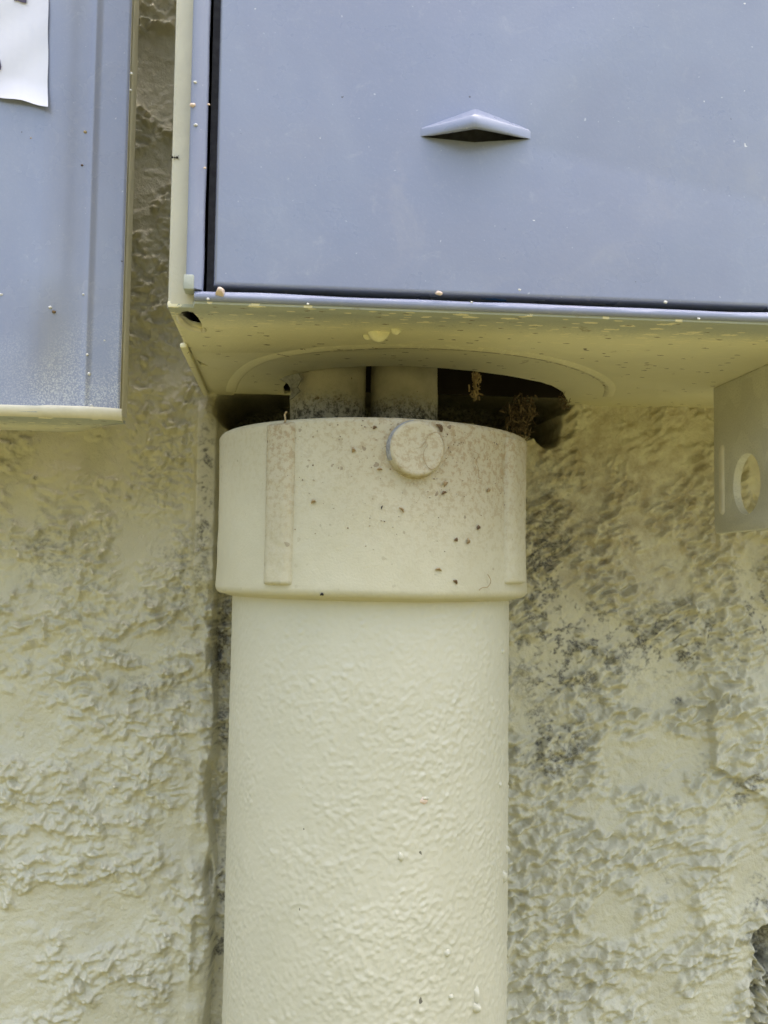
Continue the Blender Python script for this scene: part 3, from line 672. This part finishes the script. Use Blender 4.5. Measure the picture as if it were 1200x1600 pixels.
me = gridmesh('lid_face', Pl)
osp = np.clip(1-sm(0, .030, Q+.006*samp(field(10, 82), U, Q))*.98+.5*np.exp(-(de/.004)**2)*(1-sm(.02, .05, Q)), 0, 1)*.9
edge_w = .0003+(.0005+.0016*(1-sm(.02, .10, Q)))*(1+.35*samp(field(10, 83), U*0, Q))
me.attributes.new('edge', 'FLOAT', 'POINT').data.foreach_set('value', sm(edge_w+.00015, edge_w-.00015, de).reshape(-1).astype(np.float32))
me.attributes.new('overspray', 'FLOAT', 'POINT').data.foreach_set('value', osp.reshape(-1).astype(np.float32))
face = link('lid_face', me, M_lid, lid)
def lid_y(px, py):                                          # depth of the sheet at that point
    q = atY(px, py, F_L); i = np.clip(np.searchsorted(us, q[0])-1, 0, len(us)-2); r = np.interp(q[2]-zb0, zs, yf[i]); r2 = np.interp(q[2]-zb0, zs, yf[i+1])
    t = min(1, max(0, (q[0]-us[i])/(us[i+1]-us[i]))); return float(r*(1-t)+r2*t)
# chalky returns: right side and underside
ri = np.linspace(0, .31, 220); sid = np.zeros((220, 5, 3)); wv = field(7, 83)[3]
for i, q in enumerate(ri):
    over = .00025
    for j, (dx, dy) in enumerate(((-over, -.00012-.0002), (-.0002-min(over*.5, .0005), .0024), (.0002, .0038), (.0003, .0065), (.0003, .0125))):
        yb = F_L+.0004 if j == 0 else F_L
        y = yb+dy+(.0004*(1-over/.003) if j == 0 else 0)
        if j == 0: y = F_L+.0024*(fold-over)/fold+.0014*(1-math.sqrt(max(0, 1-(1-min(1, over/.0012))**2)))-.00035
        sid[i, j] = (xr0+dx, y, zb0+max(q, .0012)+.0)
link('lid_side', gridmesh('lid_side', sid), M_edge, lid)
V = np.zeros((60, 9, 3))
for i in range(60):
    x = xl+(xr0+.0003-xl)*i/59; dep = .032-.022*float(sm(.022, .0, np.array(xr0-x)))
    for j, (dy, dz) in enumerate(((-.0008, .0032), (-.0014, .0022), (-.0003, .0000), (.0014, -.0003), (.003, -.0005), (.3, -.0006), (.6, -.0006), (.97, -.0006), (1.0, .0006))):
        y = F_L+(dy if j < 5 else .003+(dep-.003)*dy); V[i, j] = (x, y+(.0026*max(0, 1-(xr0-x)/.0106) if j < 5 else 0)+(.0008*max(0, 1-(xr0-x)/.002) if j < 5 else 0), zb0+dz)
me = gridmesh('lid_bottom', V); lb = link('lid_bottom', me, [M_edge, M_under], lid)
for p in me.polygons:
    if p.index % 8 >= 3: p.material_index = 1
link('back_box', boxes('back_box', [((-.20, F_L+.006, EYE+.066), (-.110, W+.004, EYE+.35), .002)]), M_flange, lid)
# paper label with curled lower edge
cs = [(-16, -14), (76, -14), (75, 166), (-16, 148)]
nA, nB = 24, 40; V = np.zeros((nA, nB, 3))
for i in range(nA):
    for j in range(nB):
        u, v = i/(nA-1), j/(nB-1); bot = 148+18*u+1.5*math.sin(u*9)
        px, py = -16+(91.5-1.0*v)*u+.5*math.sin(v*14), -14+(bot+14)*v
        curl = max(0, (v-.78)/.22)**2*.0022*(.35+.65*u)+.00015*math.sin(v*11+u*5)+max(0, (u-.9)/.1)**2*.0003
        yy = lid_y(px, py)
        V[i, j] = atY(px, py, yy-.0008-curl)
lab = link('paper_label', gridmesh('paper_label', V), M_paper, lid)
def mark(pts):
    V = [atY(px, py, lid_y(px, py)-.00115) for px, py in pts]
    n = len(V); V += [p+np.array([0, -.00008, 0]) for p in V]
    link('printed_mark', pymesh('printed_mark', V, [tuple(range(n)), tuple(range(2*n-1, n-1, -1))]+[(i, (i+1) % n, n+(i+1) % n, n+i) for i in range(n)]), M_print, lab)
mark([(22, -8), (42, -8), (41, 5), (34, 4), (28, 1), (22, 1)])
mark([(-6, 94), (0, 93), (1, 99), (2, 104), (1, 109), (-6, 110)])
for px, py, r_, m in ((139, 584, .0010, M_white), (136, 554, .0008, M_white), (142, 634, .0010, M_white), (2, 460, .0009, M_white), (84, 487, .0010, M_husk), (78, 480, .0009, M_white), (130, 460, .0007, M_white),
                      (133, 206, .0009, M_husk_pale), (128, 258, .0007, M_husk), (49, 216, .0008, M_husk_pale), (203, 76, .0008, M_white), (205, 115, .0009, M_white), (204, 141, .0010, M_white), (163, 532, .0006, M_white)):
    yy = lid_y(px, py); lump('paint_dab', atY(px, py, yy), (0, -1, 0), r_*.62, r_*.48, r_*.35, m, lid, px)

# ------------------------------------------------------------------ bracket on the right
bq = atZ(1115, 606, ZB); XB = bq[0]; YB = bq[1]
zbb = atX(1113, 833, XB)[2]; yfB = .288
hc = atX(1166, 756, XB); rh = .0106
ang = np.linspace(0, 2*math.pi, 49)[:-1]
outl = [(YB, ZB-.0004), (YB, zbb+.0012), (YB-.0012, zbb), (yfB+.002, zbb), (yfB, zbb+.002), (yfB, ZB-.0004)]
holeB = [(hc[1]+rh*math.cos(a), hc[2]+rh*math.sin(a)) for a in ang]
brk = thing('steel_bracket', 'galvanised steel bracket plate with a round hole, hanging below the box at the right', 'bracket', (XB, YB, zbb))
link('plate', plate('plate', outl, [holeB], .0028, lambda a, b, c: (XB+.0014+c, a, b), .0003), M_galv, brk)
ga, gb = atX(1128, 702, XB), atX(1126, 797, XB); rg_ = .0021
V = []; Fs = []
oval = [(ga[1]+rg_*math.cos(a), ga[2]+rg_*math.sin(a)) for a in np.linspace(0, math.pi, 13)]+[(ga[1]+rg_*math.cos(a), gb[2]+rg_*math.sin(a)) for a in np.linspace(math.pi, 2*math.pi, 13)]
cy, cz = ga[1], (ga[2]+gb[2])/2
for sc_, dx in ((1.0, .0002), (.8, -.0005), (.45, -.0007)):
    for y, z in oval: V.append((XB+dx, cy+(y-cy)*sc_, cz+(z-cz)*(1-(1-sc_)*.25)))
n = len(oval)
for r_ in range(2): Fs += [(r_*n+i, r_*n+(i+1) % n, (r_+1)*n+(i+1) % n, (r_+1)*n+i) for i in range(n)]
Fs.append(tuple(range(2*n, 3*n)))
link('pressed_rib', pymesh('pressed_rib', V, Fs, 50), M_edge, brk)
bm = bmesh.new(); bm_box(bm, (XB+.0027, yfB, zbb+.0006), (XB+.03, yfB+.0026, ZB-.0006), .0005); link('flange', bm_done(bm, 'flange'), M_galv, brk)

# ------------------------------------------------------------------ debris
def husk(px, py, ln, wd, rot, mat, label, fold_=.4):
    c = on_coup(px, py, .0001); n_ = pipe_n(c); n_ /= np.linalg.norm(n_); t = np.cross([0, 0, 1.0], n_); b = np.array([0, 0, 1.0])
    ca, sa = math.cos(rot), math.sin(rot); u = t*ca+b*sa; v_ = -t*sa+b*ca; ln *= .000135; wd *= .000125
    r = random.Random(px); V = []; F = []
    for i in range(6):
        q = i/5; w_ = math.sin(math.pi*(.08+.84*q))*wd*r.uniform(.8, 1.2)
        m_ = c+u*(q-.5)*ln+v_*math.sin(q*3)*wd*.4
        V += [m_-v_*w_/2+n_*.0001, m_+n_*(.0002+wd*fold_*math.sin(math.pi*q)), m_+v_*w_/2+n_*.0001, m_-n_*.0001]
    for i in range(5):
        for k in range(4): F.append((i*4+k, i*4+(k+1) % 4, (i+1)*4+(k+1) % 4, (i+1)*4+k))
    F += [(0, 1, 2, 3), (20, 21, 22, 23)]
    o = link('seed_husk', pymesh('seed_husk', V, F, 60), mat, loc=c); return tag(o, label, 'husk', 'dried husks and flakes stuck on the coupling')
husk(808, 748, 24, 8, -1.05, M_husk, 'long brown husk on the upper part of the right rib of the coupling')
husk(697, 757, 13, 10, .8, M_husk_pale, 'pale brown rounded husk just below the right side of the round boss')
husk(694, 771, 12, 7, .3, M_husk, 'dark brown crumb below the pale rounded husk under the boss')
husk(686, 669, 20, 12, -.9, M_husk, 'dark brown clump caught on the upper right edge of the round boss')
husk(647, 683, 7, 13, .1, M_husk_pale, 'small tan husk on the upper half of the boss face')
husk(678, 707, 8, 13, .4, M_husk, 'brown crumb inside the hair loop at the right of the boss face')
husk(586, 669, 9, 7, .5, M_husk, 'brown crumb just left of the boss, near the top rim of the coupling')
husk(553, 705, 8, 12, .4, M_husk_pale, 'tan curled flake left of the boss, level with its centre')
husk(593, 734, 12, 6, 0., M_husk_pale, 'flat tan flake at the lower left of the boss')
husk(627, 797, 14, 7, -.8, M_husk_pale, 'pale splinter flake on the middle of the coupling below the boss')
husk(597, 793, 9, 3, 1.2, M_soot, 'thin black dash on the middle of the coupling')
husk(763, 768, 7, 12, -.1, M_husk_pale, 'slim tan husk between the boss and the right rib')
husk(748, 826, 9, 11, .3, M_husk, 'grey brown crumb between the boss and the right rib, lower down')
husk(712, 845, 8, 10, -.4, M_husk, 'dark husk in the lower half of the coupling, below the boss')
husk(732, 848, 8, 13, .2, M_husk_pale, 'pale tan husk beside the dark one in the lower half of the coupling')
husk(685, 891, 15, 7, -.2, M_husk_pale, 'faint flat flake near the bottom edge of the coupling')
husk(711, 910, 12, 8, -.7, M_husk, 'brown husk resting just above the bottom edge of the coupling')
husk(503, 930, 8, 7, 0., M_soot, 'black lump in the groove under the coupling')
husk(490, 785, 11, 8, .4, M_husk_pale, 'tan smudge flake just right of the left rib')
def fibre(pts, rad, label, lift=.0008, mat=None):
    P = catm([on_coup(px, py, lift) for px, py in pts], 6); v, f = tube(P, rad, 6)
    return tag(link('dry_fibre', pymesh('dry_fibre', v, f, 80), mat or M_husk_pale, loc=P[0]), label, 'fibre', 'dry hairs and fibres on the coupling')
fibre([(655, 700), (664, 692), (670, 680), (684, 676), (693, 690), (694, 705), (688, 722), (678, 733), (669, 730), (662, 716), (663, 703), (668, 696), (664, 690), (660, 697)], .00007, 'thin looped hair on the right half of the boss', .0027)
fibre([(740, 705), (748, 711), (744, 722), (748, 735), (748, 746), (753, 747)], .00009, 'zigzag brown fibre right of the boss')
fibre([(749, 922), (754, 918), (762, 917), (767, 908), (762, 897)], .0001, 'hooked fibre above the bottom edge of the coupling near the right rib')
fibre([(808, 803), (806, 818), (803, 828), (800, 836)], .00010, 'faint curved hair on the lower right rib')
fibre([(444, 662), (446, 656), (445, 648), (448, 643)], .0003, 'short tuft standing on the rim above the left rib', .0004)
# uncountable grit on the coupling, denser near its top and right
rg = random.Random(11); V = []; Fq = []
for i in range(260):
    px = rg.triangular(345, 815, 700); py = 655+min(270, abs(rg.gauss(0, 85)))
    if py < 655+35*((px-578)/243)**2: continue
    c = on_coup(px, py, .00005); n_ = pipe_n(c); n_ /= np.linalg.norm(n_); t = np.cross([0, 0, 1.0], n_); s1 = rg.uniform(.6, 2.2)*.00012; a0 = rg.random()*6; n0 = len(V); el = rg.uniform(.4, 1)
    for k in range(4): a = a0+k*1.571; V.append(c+(t*math.cos(a)+np.array([0, 0, 1])*math.sin(a)*el)*s1-n_*.0001)
    V.append(c+n_*s1*.8); Fq += [(n0+k, n0+(k+1) % 4, n0+4) for k in range(4)]
for i in range(70):
    px = rg.uniform(440, 800); c = on_coup(px, 934+rg.uniform(-1.5, 1.5), -.0040); s1 = rg.uniform(1, 2.6)*.00016; n_ = pipe_n(c); n_ /= np.linalg.norm(n_); t = np.cross([0, 0, 1.0], n_); n0 = len(V)
    for k in range(4): a = k*1.571; V.append(c+(t*math.cos(a)*1.4+np.array([0, 0, 1])*math.sin(a))*s1)
    V.append(c+n_*s1); Fq += [(n0+k, n0+(k+1) % 4, n0+4) for k in range(4)]
gr_ = link('grit', pymesh('grit', V, Fq), M_husk, loc=(PIPE_X, PIPE_Y, Z_CB)); gr_['kind'] = 'stuff'; gr_['label'] = 'brown grit scattered on the coupling, densest near the top'; gr_['category'] = 'grit'
# nest fluff hanging in the hole
def fluff(name, cs_, label, cat, n=150, seed=1, mat=None, ln=.0035, rad=.00016):
    r = random.Random(seed); V = []; F = []
    for i in range(n):
        c, s1 = cs_[r.randrange(len(cs_))]; p = np.array(c)+np.array([r.gauss(0, s1), r.gauss(0, s1), r.gauss(0, s1)])
        d = np.array([r.gauss(0, .6), r.gauss(0, .6), r.gauss(0, 1)]); d /= np.linalg.norm(d); e = np.array([r.gauss(0, 1) for _ in range(3)])*.3
        L_ = ln*r.uniform(.4, 1.2); v, f = tube([p-d*L_/2, p+e*L_*.4, p+d*L_/2], rad*r.uniform(.6, 1.8), 4); k = len(V); V += v; F += [tuple(q+k for q in x) for x in f]
    return tag(link(name, pymesh(name, V, F, 60), mat or M_nest, loc=cs_[0][0]), label, cat)
e0 = atZ(745, 581, ZB)
fluff('dry_scrap', [(e0+np.array([0, .001, -.0015-.0020*k]), .0007) for k in range(4)], 'small brown shred hanging from the front edge of the hole right of the cables', 'debris', 70, 2, M_husk_pale, .0022, .00022)
fluff('nest_fluff', [(atY(812, 634, .388), .0022), (atY(806, 652, .385), .0022), (atY(815, 668, .386), .0018), (atY(822, 645, .390), .0022)], 'olive grey clump of nest fluff in the dark hollow behind the coupling', 'debris', 260, 3, M_nest, .004, .00022)
fluff('cobweb_tuft', [(atY(880, 626, .372), .0010), (atY(884, 634, .374), .0008)], 'brown fuzzy tuft at the right end of the hole', 'debris', 60, 5, M_nest, .0020, .0001)
# odds and ends in the gap under the panel
v, f = tube([atY(752, 464, F_RIM+.006), atY(772, 465, F_RIM+.0055), atY(790, 468, F_RIM+.0065)], .0007, 8)
tag(link('wire_scrap', pymesh('wire_scrap', v, f, 60), M_wire, loc=atY(772, 464, F_RIM+.0035)), 'tiny blue wire scrap in the gap under the box cover', 'wire')
# small ant on the cream flange
pa = atY(273, 246, F_BODY-.0006); V = []; F = []
for dx, r_ in ((-.0006, .0003), (0, .00022), (.0006, .00034)):
    v, f = tube([pa+np.array([dx-r_, 0, 0]), pa+np.array([dx-r_*.5, 0, r_*.1]), pa+np.array([dx+r_*.5, 0, r_*.1]), pa+np.array([dx+r_, 0, 0])], [r_*.3, r_*.9, r_*.9, r_*.3], 8); k = len(V); V += v; F += [tuple(q+k for q in x) for x in f]
for dx in (-.0005, 0, .0005):
    for sg in (-1, 1):
        v, f = tube([pa+np.array([dx, 0, 0]), pa+np.array([dx*2, -.0003, sg*.0004]), pa+np.array([dx*2.4, .0005, sg*.0007])], .00005, 4); k = len(V); V += v; F += [tuple(q+k for q in x) for x in f]
tag(link('ant', pymesh('ant', V, F, 60), M_soot, loc=pa), 'tiny dark ant on the cream flange at the left of the box', 'insect')
